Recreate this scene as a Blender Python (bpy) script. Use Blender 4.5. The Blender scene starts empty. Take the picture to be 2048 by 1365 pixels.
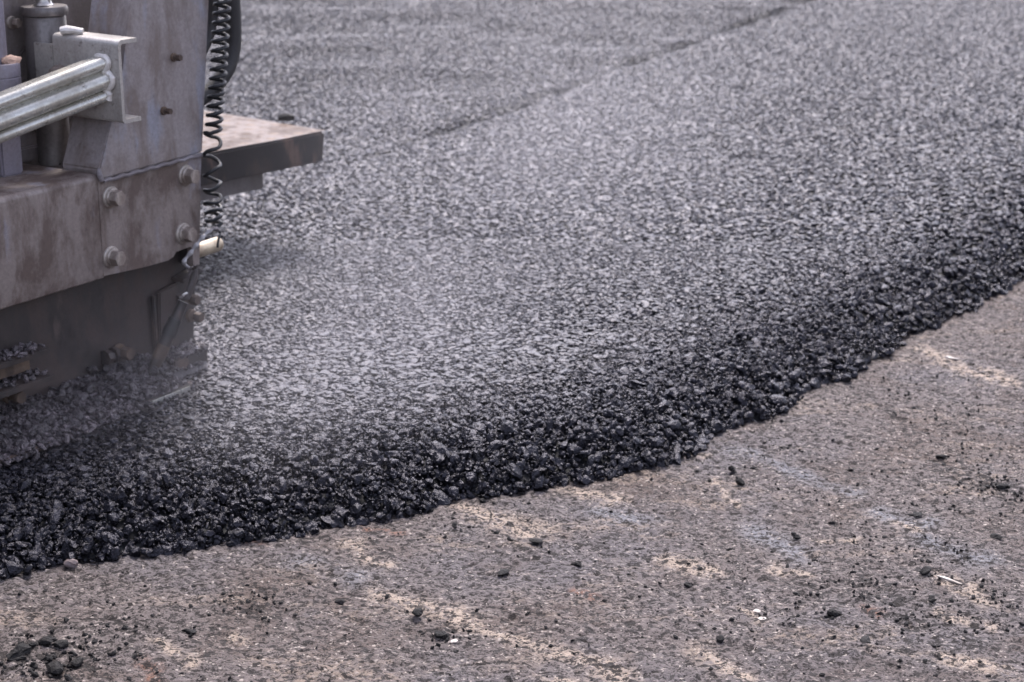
import bpy, bmesh, math, random
import numpy as np
from mathutils import Vector, Matrix
R = math.radians
random.seed(4); rng = np.random.default_rng(7)
S = bpy.context.scene
COL = S.collection

# ------------------------------------------------------------------ camera, sky, sun, exposure
cd = bpy.data.cameras.new('camera'); cam = bpy.data.objects.new('camera', cd); COL.objects.link(cam)
cam.location = (0, 0, 1.3); cam.rotation_euler = (R(90 - 16.807), 0, 0)
cd.lens = 64.16; cd.sensor_width = 36; cd.clip_start = .05; cd.clip_end = 600
cd.dof.use_dof = True; cd.dof.focus_distance = 2.95; cd.dof.aperture_fstop = 6.8
S.camera = cam
SUN_EL, SUN_ROT = R(56), R(4)
w = bpy.data.worlds.new('World'); S.world = w; w.use_nodes = True
wn = w.node_tree; sky = wn.nodes.new('ShaderNodeTexSky'); sky.sky_type = 'NISHITA'; sky.sun_disc = False
sky.sun_elevation = SUN_EL; sky.sun_rotation = SUN_ROT
sky.air_density = 1.0; sky.dust_density = 2.5; sky.ozone_density = 1.0
hs = wn.nodes.new('ShaderNodeHueSaturation'); hs.inputs['Saturation'].default_value = .5
wn.links.new(sky.outputs[0], hs.inputs['Color']); tn = wn.nodes.new('ShaderNodeMix'); tn.data_type = 'RGBA'; tn.blend_type = 'MULTIPLY'; tn.inputs[0].default_value = 1; tn.inputs[7].default_value = (.985, .955, 1.06, 1)
wn.links.new(hs.outputs[0], tn.inputs[6]); wn.links.new(tn.outputs[2], wn.nodes['Background'].inputs[0]); wn.nodes['Background'].inputs[1].default_value = .14
sl = bpy.data.lights.new('sun', 'SUN'); sl.energy = 1.9; sl.angle = R(18); sl.color = (1, .94, .90)
sun = bpy.data.objects.new('sun', sl); COL.objects.link(sun)
sd = Vector((math.sin(SUN_ROT) * math.cos(SUN_EL), math.cos(SUN_ROT) * math.cos(SUN_EL), math.sin(SUN_EL)))
sun.rotation_euler = sd.to_track_quat('Z', 'Y').to_euler(); sun.location = sd * 30
S.view_settings.view_transform = 'Standard'; S.view_settings.look = 'None'; S.view_settings.gamma = 1
S.view_settings.exposure = 1.52
S.cycles.volume_step_rate = 1.0; S.cycles.volume_max_steps = 128; S.cycles.use_denoising = True; S.cycles.sample_clamp_direct = 5; S.cycles.sample_clamp_indirect = 2; S.cycles.max_bounces = 6; S.cycles.volume_bounces = 1

# ------------------------------------------------------------------ helpers
def tag(o, label=None, cat=None, group=None, kind=None):
    for k, v in (('label', label), ('category', cat), ('group', group), ('kind', kind)):
        if v: o[k] = v
    return o

_tab = np.random.default_rng(3).random((8, 256, 256))
def vnoise(x, y, s=0):
    x = np.asarray(x, float) + 1000.; y = np.asarray(y, float) + 1000.
    xi = np.floor(x).astype(int); yi = np.floor(y).astype(int); fx = x - xi; fy = y - yi
    fx = fx * fx * (3 - 2 * fx); fy = fy * fy * (3 - 2 * fy); t = _tab[s % 8]
    a = t[xi % 256, yi % 256]; b = t[(xi + 1) % 256, yi % 256]; c = t[xi % 256, (yi + 1) % 256]; d = t[(xi + 1) % 256, (yi + 1) % 256]
    return (a * (1 - fx) + b * fx) * (1 - fy) + (c * (1 - fx) + d * fx) * fy
def fbm(x, y, s=0, o=4):
    r = 0; a = .5
    for k in range(o): r = r + a * vnoise(x * 2 ** k + 17 * k, y * 2 ** k + 5 * k, s + k); a *= .5
    return r / (1 - .5 ** o)

def mesh_np(name, verts, faces, mat, smooth=False, attrs=None):
    """faces: (n,k) int array"""
    me = bpy.data.meshes.new(name); n, k = faces.shape
    me.vertices.add(len(verts)); me.vertices.foreach_set('co', np.ascontiguousarray(verts, np.float32).ravel())
    me.loops.add(n * k); me.loops.foreach_set('vertex_index', np.ascontiguousarray(faces, np.int32).ravel())
    me.polygons.add(n); me.polygons.foreach_set('loop_start', np.arange(0, n * k, k, dtype=np.int32))
    me.polygons.foreach_set('use_smooth', np.full(n, smooth, bool))
    for an, av in (attrs or {}).items():
        at = me.attributes.new(an, 'FLOAT', 'POINT'); at.data.foreach_set('value', np.ascontiguousarray(av, np.float32))
    me.update(calc_edges=True); me.materials.append(mat)
    o = bpy.data.objects.new(name, me); COL.objects.link(o); return o

def grid_np(name, xs, ys, zf, mat, keep=None, attrs=None):
    X, Y = np.meshgrid(xs, ys); Z = zf(X, Y); nx = len(xs); ny = len(ys)
    i = (np.arange(ny - 1)[:, None] * nx + np.arange(nx - 1)[None]).ravel()
    f = np.stack([i, i + 1, i + nx + 1, i + nx], 1)
    if keep is not None:
        k = keep(X, Y).ravel(); f = f[k[f].any(1)]
    return mesh_np(name, np.stack([X, Y, Z], -1).reshape(-1, 3), f, mat, True, {k: v.ravel() for k, v in attrs(X, Y).items()} if attrs else None)

# ------------------------------------------------------------------ materials
class NT:
    def __init__(s, name):
        s.m = bpy.data.materials.new(name); s.m.use_nodes = True; s.t = s.m.node_tree
        s.b = s.t.nodes['Principled BSDF']; s.tc = s.t.nodes.new('ShaderNodeTexCoord')
    def n(s, ty, **k):
        x = s.t.nodes.new('ShaderNode' + ty)
        for a, v in k.items(): setattr(x, a, v)
        return x
    def l(s, a, b): s.t.links.new(a, b)
    def val(s, sock, v):
        if hasattr(v, 'links') or hasattr(v, 'is_linked'): s.l(v, sock)
        else: sock.default_value = v
    def map(s, scale=(1, 1, 1), rot=(0, 0, 0), loc=(0, 0, 0)):
        m = s.n('Mapping'); s.l(s.tc.outputs['Object'], m.inputs[0])
        m.inputs['Scale'].default_value = scale; m.inputs['Rotation'].default_value = rot; m.inputs['Location'].default_value = loc
        return m.outputs[0]
    def noise(s, vec, scale, det=4, rough=.55, dist=0):
        x = s.n('TexNoise'); s.l(vec, x.inputs['Vector']); x.inputs['Scale'].default_value = scale
        x.inputs['Detail'].default_value = det; x.inputs['Roughness'].default_value = rough; x.inputs['Distortion'].default_value = dist
        return x.outputs['Fac']
    def vor(s, vec, scale, feat='F1', out='Distance'):
        x = s.n('TexVoronoi', feature=feat); s.l(vec, x.inputs['Vector']); x.inputs['Scale'].default_value = scale
        return x.outputs[out]
    def ramp(s, f, lo, hi, a=0., b=1.):
        x = s.n('MapRange'); s.l(f, x.inputs[0]); x.inputs[1].default_value = lo; x.inputs[2].default_value = hi
        x.inputs[3].default_value = a; x.inputs[4].default_value = b; return x.outputs[0]
    def mix(s, f, a, b):
        x = s.n('Mix', data_type='RGBA'); s.val(x.inputs[0], f)
        for q, v in ((x.inputs[6], a), (x.inputs[7], b)):
            if isinstance(v, tuple): q.default_value = (*v, 1)
            else: s.l(v, q)
        return x.outputs[2]
    def math(s, op, a, b=0.):
        x = s.n('Math', operation=op); s.val(x.inputs[0], a); s.val(x.inputs[1], b); return x.outputs[0]
    def bump(s, h, st, dist, prev=None):
        x = s.n('Bump'); x.inputs['Strength'].default_value = st; x.inputs['Distance'].default_value = dist
        s.l(h, x.inputs['Height'])
        if prev: s.l(prev, x.inputs['Normal'])
        return x.outputs[0]
    def fin(s, col=None, rough=None, metal=None, normal=None, spec=None):
        for k, v in (('Base Color', col), ('Roughness', rough), ('Metallic', metal), ('Normal', normal), ('Specular IOR Level', spec)):
            if v is None: continue
            q = s.b.inputs[k]
            if isinstance(v, tuple): q.default_value = (*v, 1)
            elif isinstance(v, (int, float)): q.default_value = v
            else: s.l(v, q)
        return s.m

def mat_bitumen(name, dark, lite, r0, r1, fine=420., bst=.55, attr=True, spec=.5):
    k = NT(name); v = k.map()
    f = k.noise(v, fine, 4, .7); c = k.noise(v, 130, 3, .6)
    tone = k.n('Attribute', attribute_name='tone').outputs['Fac'] if attr else k.noise(v, 40, 2)
    col = k.mix(k.math('MULTIPLY', tone, k.ramp(f, .35, .7)), dark, lite)
    ls = k.n('Attribute', attribute_name='loose').outputs['Fac'] if attr else 1.
    nrm = k.bump(f, bst, .004); k.val(nrm.node.inputs['Strength'], k.ramp(ls, 0, 1, bst * .25, bst) if attr else bst); nrm = k.bump(c, .35, .006, nrm)
    ro = k.ramp(f, .3, .7, r0, r1)
    if attr: ro = k.math('ADD', ro, k.ramp(ls, 0, .8, .16, 0))          # pressed tops are scuffed duller than loose stones
    return k.fin(col, ro, 0., nrm, spec)

def mat_grime(name, paint, dust, dark, patch=None, metal=0., rough=(.38, .62), amt=.5, streak=1., patch_lo=.6, spots=.5, drips=.12):
    k = NT(name); v = k.map(); vs = k.map((26 * streak, 26 * streak, 5))
    big = k.noise(k.map((12, 12, 6)), 1., 7, .66, .3); st = k.noise(vs, 1., 5, .65); sp = k.noise(v, 160, 4, .7); fl = k.noise(v, 60, 5, .7)
    m = k.ramp(k.math('ADD', k.math('MULTIPLY', big, .8), k.math('MULTIPLY', st, .2)), amt - .055, amt + .055)
    col = k.mix(m, paint, dust)
    if patch:
        pf = k.noise(k.map((13, 13, 4.0), (0, 0, 0), (3.1, 1.7, .4)), 1., 5, .6, .1)
        col = k.mix(k.ramp(pf, patch_lo, patch_lo + .09, 0, .8), col, patch)
    col = k.mix(k.math('MULTIPLY', k.ramp(fl, .58, .72), spots), col, dark)
    col = k.mix(k.math('MULTIPLY', k.ramp(sp, .3, .7), .35), col, dark)
    dr = k.noise(k.map((55, 55, 3.2), (0, 0, 0), (2, 5, 1)), 1., 4, .6); dm = k.noise(k.map((5, 5, 4), (0, 0, 0), (7, 1, 3)), 1., 3, .5)
    col = k.mix(k.math('MULTIPLY', k.math('MULTIPLY', k.ramp(dr, .50, .60), k.ramp(dm, .45, .6)), drips), col, dark)       # soot and grease runs
    sc = k.noise(k.map((9, 9, 260), (R(12), R(8), 0)), 1., 2, .5); col = k.mix(k.math('MULTIPLY', k.ramp(sc, .66, .72), .25), col, dust)
    nrm = k.bump(sp, .12, .002); nrm = k.bump(fl, .15, .003, nrm)
    return k.fin(col, k.ramp(m, 0, 1, rough[0], rough[1]), metal, nrm, .45)

M = {}
M['mix'] = mat_bitumen('bitumen_stone', (.003, .003, .004), (.014, .013, .018), .14, .32, 260, .5, spec=.41)
M['mix'].node_tree.nodes['Principled BSDF'].inputs['Specular Tint'].default_value = (.90, .87, 1.0, 1)
M['mixbase'] = mat_bitumen('bitumen_base', (.003, .003, .004), (.008, .008, .010), .5, .7, attr=False)
M['crumb'] = mat_bitumen('old_crumb', (.006, .0055, .0055), (.03, .025, .024), .6, .8, 300, .7, spec=.25)
M['debris'] = mat_bitumen('dusty_debris', (.028, .022, .024), (.26, .215, .225), .18, .42, 260, .7)
M['panel'] = mat_grime('panel_paint', (.27, .24, .235), (.185, .15, .135), (.05, .037, .03), (.26, .265, .31), amt=.52, patch_lo=.57, spots=.3, drips=.12)
M['beam'] = mat_grime('beam_paint', (.235, .195, .175), (.115, .082, .068), (.035, .025, .02), (.27, .26, .30), amt=.5, patch_lo=.60, spots=.3)
M['lower'] = mat_grime('lower_steel', (.032, .025, .023), (.055, .038, .032), (.012, .010, .010), (.09, .065, .055), rough=(.5, .7), amt=.5, patch_lo=.66)
M['recess'] = mat_grime('recess_paint', (.19, .165, .165), (.13, .11, .10), (.03, .026, .025), amt=.5)
M['cyl'] = mat_grime('cylinder_paint', (.17, .155, .15), (.115, .10, .095), (.03, .025, .022), metal=.35, rough=(.35, .55), amt=.5)
M['galv'] = mat_grime('galvanised', (.62, .61, .55), (.47, .45, .39), (.10, .075, .055), metal=.6, rough=(.24, .38), amt=.5, streak=.2, spots=.75, drips=0)
M['bracket'] = mat_grime('bracket_zinc', (.50, .475, .44), (.40, .375, .345), (.08, .06, .05), metal=.4, rough=(.34, .5), amt=.5, spots=.8, drips=.1)
M['rod'] = mat_grime('rod_chrome', (.55, .53, .50), (.42, .40, .37), (.12, .10, .09), metal=.9, rough=(.22, .35), amt=.5, streak=.4)
M['bolt'] = mat_grime('bolt_steel', (.48, .43, .38), (.27, .22, .19), (.05, .04, .03), metal=.4, rough=(.35, .55), amt=.5)
M['rust'] = mat_grime('rusty_bolt', (.16, .11, .075), (.08, .055, .042), (.03, .02, .018), metal=.2, rough=(.5, .7), amt=.5)
M['weld'] = mat_grime('weld_bead', (.72, .69, .65), (.55, .51, .47), (.2, .16, .14), metal=.25, rough=(.35, .5), amt=.55, spots=.3)
M['seam'] = mat_grime('painted_weld', (.20, .18, .19), (.14, .12, .12), (.05, .04, .04), amt=.5)
M['tread'] = mat_grime('tread_plate', (.13, .088, .060), (.075, .05, .036), (.03, .02, .016), (.19, .135, .095), metal=.2, rough=(.4, .6), amt=.5)
M['tar'] = mat_grime('tarred_steel', (.022, .018, .018), (.055, .038, .03), (.008, .007, .007), (.16, .10, .075), rough=(.4, .6), amt=.54, patch_lo=.56)
M['tread'].node_tree.nodes['Principled BSDF'].inputs['Specular IOR Level'].default_value = .2
M['brass'] = mat_grime('worn_pipe', (.50, .42, .30), (.34, .27, .19), (.10, .07, .05), metal=.4, rough=(.35, .5), amt=.5, streak=.5)
M['rubber'] = NT('rubber').fin((.009, .009, .010), .5, 0.)
k = NT('hose_sleeve'); hv = k.map(); M['hose'] = k.fin(k.mix(k.noise(hv, 60, 4), (.008, .008, .009), (.025, .022, .022)), .6, 0., k.bump(k.noise(hv, 220, 3), .4, .003))
M['tape'] = mat_grime('silver_tape', (.34, .33, .33), (.18, .16, .16), (.03, .025, .025), metal=.5, rough=(.3, .5), amt=.5, spots=.9)
M['blue'] = NT('blue_plastic').fin((.10, .30, .55), .45, 0.)
M['cord'] = mat_grime('sooty_cable', (.07, .058, .055), (.035, .028, .026), (.012, .01, .01), rough=(.5, .7))
M['purple'] = mat_grime('post_paint', (.22, .20, .235), (.19, .165, .175), (.06, .05, .05), amt=.55, spots=.2)
M['clay'] = mat_grime('clay_lump', (.50, .33, .25), (.36, .24, .18), (.15, .10, .08), rough=(.7, .85))
M['pale'] = mat_grime('pale_chip', (.48, .43, .39), (.38, .33, .29), (.2, .17, .15), rough=(.5, .7), spots=.2)
M['brown'] = mat_grime('brown_stone', (.17, .13, .125), (.13, .10, .10), (.06, .05, .05), rough=(.6, .8))

def mat_road():
    k = NT('old_road'); v = k.map(); A = lambda n: k.n('Attribute', attribute_name=n).outputs['Fac']
    # coordinates bent by noise so that grains and flakes get ragged outlines; streaks run 42 deg down to the right
    nz = k.n('TexNoise'); k.l(v, nz.inputs['Vector']); nz.inputs['Scale'].default_value = 90; nz.inputs['Detail'].default_value = 3
    def bent(vec, amt):
        a = k.n('VectorMath', operation='SUBTRACT'); k.l(nz.outputs['Color'], a.inputs[0]); a.inputs[1].default_value = (.5, .5, .5)
        b = k.n('VectorMath', operation='MULTIPLY_ADD'); k.l(a.outputs[0], b.inputs[0]); b.inputs[1].default_value = (amt,) * 3; k.l(vec, b.inputs[2]); return b.outputs[0]
    sv = k.map((1, 1.5, 1), (0, 0, R(42)))
    fine = k.noise(v, 260, 4, .75); med = k.noise(v, 62, 6, .72); med2 = k.noise(k.map(loc=(5, 3, 1)), 40, 6, .74)
    dash = k.noise(sv, 58, 5, .70, .2); dash2 = k.noise(k.map((1, 1.4, 1), (0, 0, R(36)), (3, 8, 0)), 80, 5, .72, .2); big = k.noise(v, 3.5, 5, .65, .5); bb = k.noise(k.map(loc=(4, 9, 0)), 2.2, 5, .65)
    col = k.mix(k.ramp(dash2, .38, .62), (.105, .082, .075), (.212, .175, .162))
    col = k.mix(k.ramp(fine, .35, .7, 0, .5), col, (.29, .25, .238))
    col = k.mix(k.ramp(bb, .47, .62, 0., .45), col, (.17, .162, .180))                          # bluish grey film
    col = k.mix(k.math('MULTIPLY', A('blue'), k.ramp(dash, .35, .55, .15, .85)), col, (.26, .265, .29))
    col = k.mix(k.ramp(big, .50, .64, 0., .6), col, (.125, .086, .066))                        # brown dirt
    col = k.mix(k.math('MULTIPLY', k.ramp(k.noise(k.map((1, 2.6, 1), (0, 0, R(42)), (2, 2, 0)), 2.6, 6, .68, .4), .53, .63), k.ramp(med2, .47, .55, .1, .7)), col, (.38, .295, .228))
    col = k.mix(k.math('MULTIPLY', A('cream'), k.ramp(med2, .44, .50, .1, 1)), col, (.54, .43, .34))    # aggregate laid bare
    col = k.mix(k.math('MULTIPLY', k.ramp(dash, .59, .625), k.ramp(med, .48, .54, .1, .8)), col, (.43, .365, .325))
    col = k.mix(k.math('MULTIPLY', A('rust'), k.ramp(med, .42, .55)), col, (.26, .135, .09))
    def cells(sc, amt, sx=1., rot=0.):
        ag = k.n('TexVoronoi'); k.l(bent(k.map((1, sx, 1), (0, 0, rot)), amt), ag.inputs['Vector']); ag.inputs['Scale'].default_value = sc
        sep = k.n('SeparateColor'); k.l(ag.outputs['Color'], sep.inputs[0]); return sep.outputs, ag.outputs['Distance']
    c1, d1 = cells(150., .012, 1.6, R(42)); c2, d2 = cells(260., .006)
    col = k.mix(k.math('MULTIPLY', k.ramp(c1[0], .976, .98), k.ramp(d1, .55, .35)), col, (.62, .54, .475))            # pale grains
    col = k.mix(k.math('MULTIPLY', k.ramp(c2[0], .97, .975), .8), col, (.58, .50, .44))
    col = k.mix(k.math('MULTIPLY', k.ramp(c2[1], .84, .85), .85), col, (.030, .024, .022))
    dk = k.ramp(k.math('ADD', A('dark'), k.ramp(k.noise(k.map((1, 2.4, 1), (0, 0, R(42))), 4.5, 6, .72, .3), .56, .72, 0, .6)), .1, .9)
    col = k.mix(k.math('MULTIPLY', k.ramp(k.math('ADD', dash, k.math('MULTIPLY', dk, -.035)), .458, .440), .95), col, (.020, .014, .012))   # black bitumen; dashes and pits also paint in the shade of bumps
    col = k.mix(k.math('MULTIPLY', k.ramp(k.math('ADD', med, k.math('MULTIPLY', dk, -.05)), .428, .408), .92), col, (.020, .014, .012))
    n1 = k.bump(fine, .9, .006); n1 = k.bump(med, 1., .014, n1); n1 = k.bump(dash, 1., .012, n1)
    return k.fin(col, k.ramp(med, .3, .7, .6, .85), 0., n1, .35)
M['road'] = mat_road()

# ------------------------------------------------------------------ mat edge and surfaces
P0 = np.array([-.689, 3.681]); UD = np.array([.52484, .8512]); ND = np.array([.8512, -.52484])   # the machine's line of travel and its outward side
_pts = np.array([(-7, 1.75), (-3, 2.35), (-1.5, 2.70), (-.886, 2.905), (-.62, 2.985), (-.385, 3.071), (-.2, 3.165), (-.023, 3.272), (.285, 3.41), (.46, 3.62), (.641, 3.845), (.949, 4.265), (1.419, 4.885), (2.2, 6.0), (4.0, 8.55), (9, 15.5), (40, 58)])
def catmull(p, n=14):
    o = []
    for i in range(len(p) - 1):
        a, b, c, d = p[max(i - 1, 0)], p[i], p[i + 1], p[min(i + 2, len(p) - 1)]
        for t in np.arange(n) / n:
            o.append(.5 * (2 * b + (c - a) * t + (2 * a - 5 * b + 4 * c - d) * t * t + (3 * b - a - 3 * c + d) * t ** 3))
    return np.array(o + [p[-1]])
EDGE = catmull(_pts)
def edge_d(x, y):
    """signed distance to the edge line, positive on the mat, with a ragged outline"""
    x = np.asarray(x, float); y = np.asarray(y, float); sh = x.shape; q = np.stack([x.ravel(), y.ravel()], 1); out = np.empty(len(q))
    a = EDGE[:-1]; dv = EDGE[1:] - a; L2 = (dv ** 2).sum(1)
    for s in range(0, len(q), 20000):
        p = q[s:s + 20000, None] - a[None]; t = np.clip((p * dv).sum(2) / L2, 0, 1); r = p - t[..., None] * dv
        d2 = (r ** 2).sum(2); j = d2.argmin(1); i = np.arange(len(j))
        cr = dv[j, 0] * p[i, j, 1] - dv[j, 1] * p[i, j, 0]
        out[s:s + 20000] = np.sqrt(d2[i, j]) * np.sign(cr)
    out = out.reshape(sh)
    return out + (fbm(x * 9, y * 9, 2, 3) - .5) * .07 + (vnoise(x * 38, y * 38, 5) - .5) * .02
SEAM = np.array([(-5.5, -4.4), (-.736, 5.67), (-.351, 6.53), (1.624, 10.763), (9, 26.6)])
def seam_d(x, y):
    a = SEAM[2]; d = SEAM[3] - a; d = d / np.linalg.norm(d)
    return d[0] * (y - a[1]) - d[1] * (x - a[0])          # positive on the far lane
def mat_h(x, y):
    d = edge_d(x, y); dc = np.maximum(d, 0)
    h = .083 * (1 - np.exp(-dc / .105)) * (1 - .16 * np.exp(-((dc - .30) / .12) ** 2)) 
    s = seam_d(x, y) + (fbm(x * 9, y * 9, 1, 3) - .5) * .09
    amp = np.clip((vnoise(x * 2.3, y * 2.3, 4) - .25) * 2.2, .05, 1) * np.clip((y - 6.1) / .9, 0, 1) * 1.3
    h = h + np.clip(s / .03, 0, 1) * .014 * amp - .024 * amp * np.exp(-(s / .028) ** 2)
    return np.where(d < 0, np.minimum(d * .5, 0), h), d

def ext(lo, hi, st, outer):
    a = np.arange(lo, hi, st); k = np.array(outer); return np.concatenate([lo - k[::-1], a, hi + k])
OUT = [.05, .2, .6, 1.5, 4, 10, 30, 90, 250]
def ground_z(x, y):
    c, s = math.cos(R(42)), math.sin(R(42)); a = x * c - y * s; b = x * s + y * c
    z = (fbm(a * 9, b * 34, 1, 4) - .5) * .010 + (fbm(x * 75, y * 75, 3, 3) - .5) * .009 - np.clip(vnoise(x * 90, y * 90, 6) - .72, 0, 1) * .012 + (fbm(x * 3, y * 3, 5, 3) - .5) * .012
    f = np.clip((16 - np.hypot(x, y)) / 6, 0, 1)
    return z * f - .03 * (1 - f) * 0
# worn streaks and stains of the old road: start x, y, end x, y, half width in metres
STAINS = dict(
    cream=[(-0.215, 2.833, -0.102, 2.745, 0.023), (-0.119, 2.745, 0.029, 2.635, 0.021), (0.029, 2.635, 0.172, 2.516, 0.024), (-0.06, 3.178, 0.033, 3.094, 0.034), (0.093, 3.319, 0.196, 3.241, 0.02), (-0.138, 3.254, -0.06, 3.178, 0.026), (0.409, 3.359, 0.427, 3.254, 0.013), (0.295, 2.6, 0.35, 2.533, 0.021), (0.395, 2.774, 0.413, 2.717, 0.015), (0.745, 2.927, 0.765, 2.864, 0.006), (0.775, 2.833, 0.811, 2.774, 0.015), (0.705, 2.745, 0.757, 2.689, 0.01), (0.722, 3.154, 0.74, 3.106, 0.012), (1.002, 4.23, 1.123, 3.995, 0.034), (0.56, 3.071, 0.612, 3.059, 0.008), (0.47, 2.948, 0.507, 2.905, 0.013), (0.684, 2.583, 0.751, 2.541, 0.018), (0.272, 2.992, 0.343, 2.905, 0.018), (-0.557, 2.627, -0.503, 2.583, 0.013), (-0.448, 2.689, -0.42, 2.662, 0.01), (-0.289, 3.014, -0.231, 2.948, 0.02), (0.05, 2.516, 0.119, 2.508, 0.014), (0.351, 3.59, 0.384, 3.501, 0.019)],
    dark=[(-0.471, 2.794, -0.408, 2.755, 0.015), (-0.781, 2.635, -0.665, 2.541, 0.035), (-0.695, 2.745, -0.561, 2.689, 0.019), (0.871, 3.443, 0.943, 3.293, 0.037), (0.921, 3.359, 0.993, 3.332, 0.02), (0.579, 2.874, 0.642, 2.804, 0.027), (0.639, 2.745, 0.676, 2.689, 0.021), (0.875, 2.992, 0.897, 2.948, 0.02), (0.461, 2.884, 0.52, 2.823, 0.019), (-0.132, 2.671, -0.099, 2.653, 0.01), (0.098, 2.583, 0.151, 2.541, 0.017), (0.68, 2.635, 0.771, 2.618, 0.019), (0.721, 3.059, 0.778, 2.992, 0.018), (0.032, 2.992, 0.085, 2.97, 0.011), (0.781, 3.887, 0.843, 3.75, 0.021)],
    blue=[(0.467, 3.515, 0.571, 3.387, 0.025), (0.563, 3.401, 0.653, 3.293, 0.022), (0.685, 3.203, 0.763, 3.13, 0.026), (0.748, 3.059, 0.825, 2.97, 0.033), (0.437, 3.106, 0.511, 2.992, 0.033), (-0.371, 2.948, -0.278, 2.884, 0.032), (0.166, 3.203, 0.238, 3.154, 0.026)],
    rust=[(0.588, 2.784, 0.614, 2.745, 0.009), (-0.585, 3.071, -0.453, 3.036, 0.012), (-0.26, 3.094, -0.213, 3.071, 0.012), (-0.582, 2.549, -0.528, 2.508, 0.014), (0.115, 2.844, 0.148, 2.823, 0.009)],
)
def stain(x, y, segs):
    r = np.zeros_like(x); wx = x + (fbm(x * 14, y * 14, 1, 3) - .5) * .07; wy = y + (fbm(x * 14, y * 14, 4, 3) - .5) * .07
    for x0, y0, x1, y1, hw in segs:
        dx, dy = x1 - x0, y1 - y0; t = np.clip(((wx - x0) * dx + (wy - y0) * dy) / (dx * dx + dy * dy), 0, 1)
        d = np.hypot(wx - x0 - t * dx, wy - y0 - t * dy); r = np.maximum(r, np.exp(-(d / hw) ** 2 * .8))
    return r
GX, GY = ext(-1.35, 1.6, .0042, OUT), ext(2.25, 5.0, .0046, OUT)
g = grid_np('old_road', GX, GY, ground_z, M['road'], attrs=lambda x, y: {k: stain(x, y, v) for k, v in STAINS.items()})
tag(g, kind='structure')
def base_z(x, y):
    h, d = mat_h(x, y); return np.where(d < .004, -.03, h - .013 + (fbm(x * 45, y * 45, 6, 2) - .5) * .012)
m = grid_np('fresh_road', ext(-3.4, 4.6, .02, [.1, .5, 2, 6, 15, 30]), ext(1.9, 13.2, .02, [.1, .5, 2, 6, 15, 30]), base_z, M['mixbase'], keep=lambda x, y: edge_d(x, y) > -.02)
tag(m, kind='structure')

# ------------------------------------------------------------------ stones
def ico(sub):
    b = bmesh.new(); bmesh.ops.create_icosphere(b, subdivisions=sub, radius=1); b.verts.ensure_lookup_table()
    v = np.array([x.co for x in b.verts]); f = np.array([[q.index for q in x.verts] for x in b.faces]); b.free(); return v, f
def rock_variants(sub, n, seed, planes=9):
    r = np.random.default_rng(seed); v, f = ico(sub); out = []
    for _ in range(n):
        nn = r.normal(size=(planes, 3)); nn /= np.linalg.norm(nn, axis=1)[:, None]; hh = r.uniform(.54, 1.0, planes)
        dt = np.maximum(v @ nn.T, 1e-3); rad = np.minimum((hh / dt).min(1), 1.15)
        p = v * rad[:, None] + r.normal(size=v.shape) * (.065 if sub > 1 else .09); out.append(p)
    return np.array(out), f
def rot_mats(yaw, tx, ty):
    c, s = np.cos(yaw), np.sin(yaw); o = np.zeros_like(c); i = np.ones_like(c)
    Z = np.stack([c, -s, o, s, c, o, o, o, i], 1).reshape(-1, 3, 3)
    c, s = np.cos(tx), np.sin(tx); X = np.stack([i, o, o, o, c, -s, o, s, c], 1).reshape(-1, 3, 3)
    c, s = np.cos(ty), np.sin(ty); Y = np.stack([c, o, s, o, i, o, -s, o, c], 1).reshape(-1, 3, 3)
    return X @ Y @ Z
def stones(pos, size, tilt, sub, seed, flat=.8, tone=None, top=None, loose=None):
    r = np.random.default_rng(seed); V, F = rock_variants(sub, 48, seed); n = len(pos)
    sc = size[:, None] * np.stack([r.uniform(.9, 1.6, n), r.uniform(.7, 1.05, n), flat * r.uniform(.75, 1.05, n)], 1)
    v = V[r.integers(0, len(V), n)] * sc[:, None, :]
    Rm = rot_mats(r.uniform(0, 6.283, n), r.normal(0, 1, n) * tilt, r.normal(0, 1, n) * tilt)
    v = np.einsum('nij,nkj->nki', Rm, v) + pos[:, None, :]
    if top is not None:                                # the screed presses the stones' tops level
        zt = top[0][:, None] + (v[..., 0] - pos[:, None, 0]) * r.normal(0, .065, n)[:, None] + (v[..., 1] - pos[:, None, 1]) * r.normal(0, .065, n)[:, None]
        v[..., 2] = np.where(v[..., 2] > zt, zt + (v[..., 2] - zt) * top[1][:, None], v[..., 2])
    f = (F[None] + (np.arange(n) * V.shape[1])[:, None, None]).reshape(-1, 3)
    t = r.random(n) ** 1.5 if tone is None else tone
    return v.reshape(-1, 3), f, np.repeat(t, V.shape[1]), np.repeat(np.full(n, 1.) if loose is None else loose, V.shape[1])
def join(parts):
    vs, fs, ts, ls, o = [], [], [], [], 0
    for v, f, t, l in parts: vs.append(v); fs.append(f + o); ts.append(t); ls.append(l); o += len(v)
    return np.concatenate(vs), np.concatenate(fs), np.concatenate(ts), np.concatenate(ls)
def jgrid(x0, x1, y0, y1, st, jit):
    X, Y = np.meshgrid(np.arange(x0, x1, st), np.arange(y0, y1, st * .9)); X = X + (np.arange(X.shape[0]) % 2)[:, None] * st / 2
    X = X + rng.uniform(-jit, jit, X.shape) * st; Y = Y + rng.uniform(-jit, jit, Y.shape) * st; return X.ravel(), Y.ravel()
def visible(x, y, mg=.3): return (np.abs(x) < .30 * y + mg)
def in_machine(x, y, n0=-.02):
    q = np.stack([x, y], 1) - P0; u = q @ UD; n = q @ ND
    return ((n < -.125) & (u < .12) & (n > -3)) | ((n < n0) & (u < .02) & (n > -3))
parts = []
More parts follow.
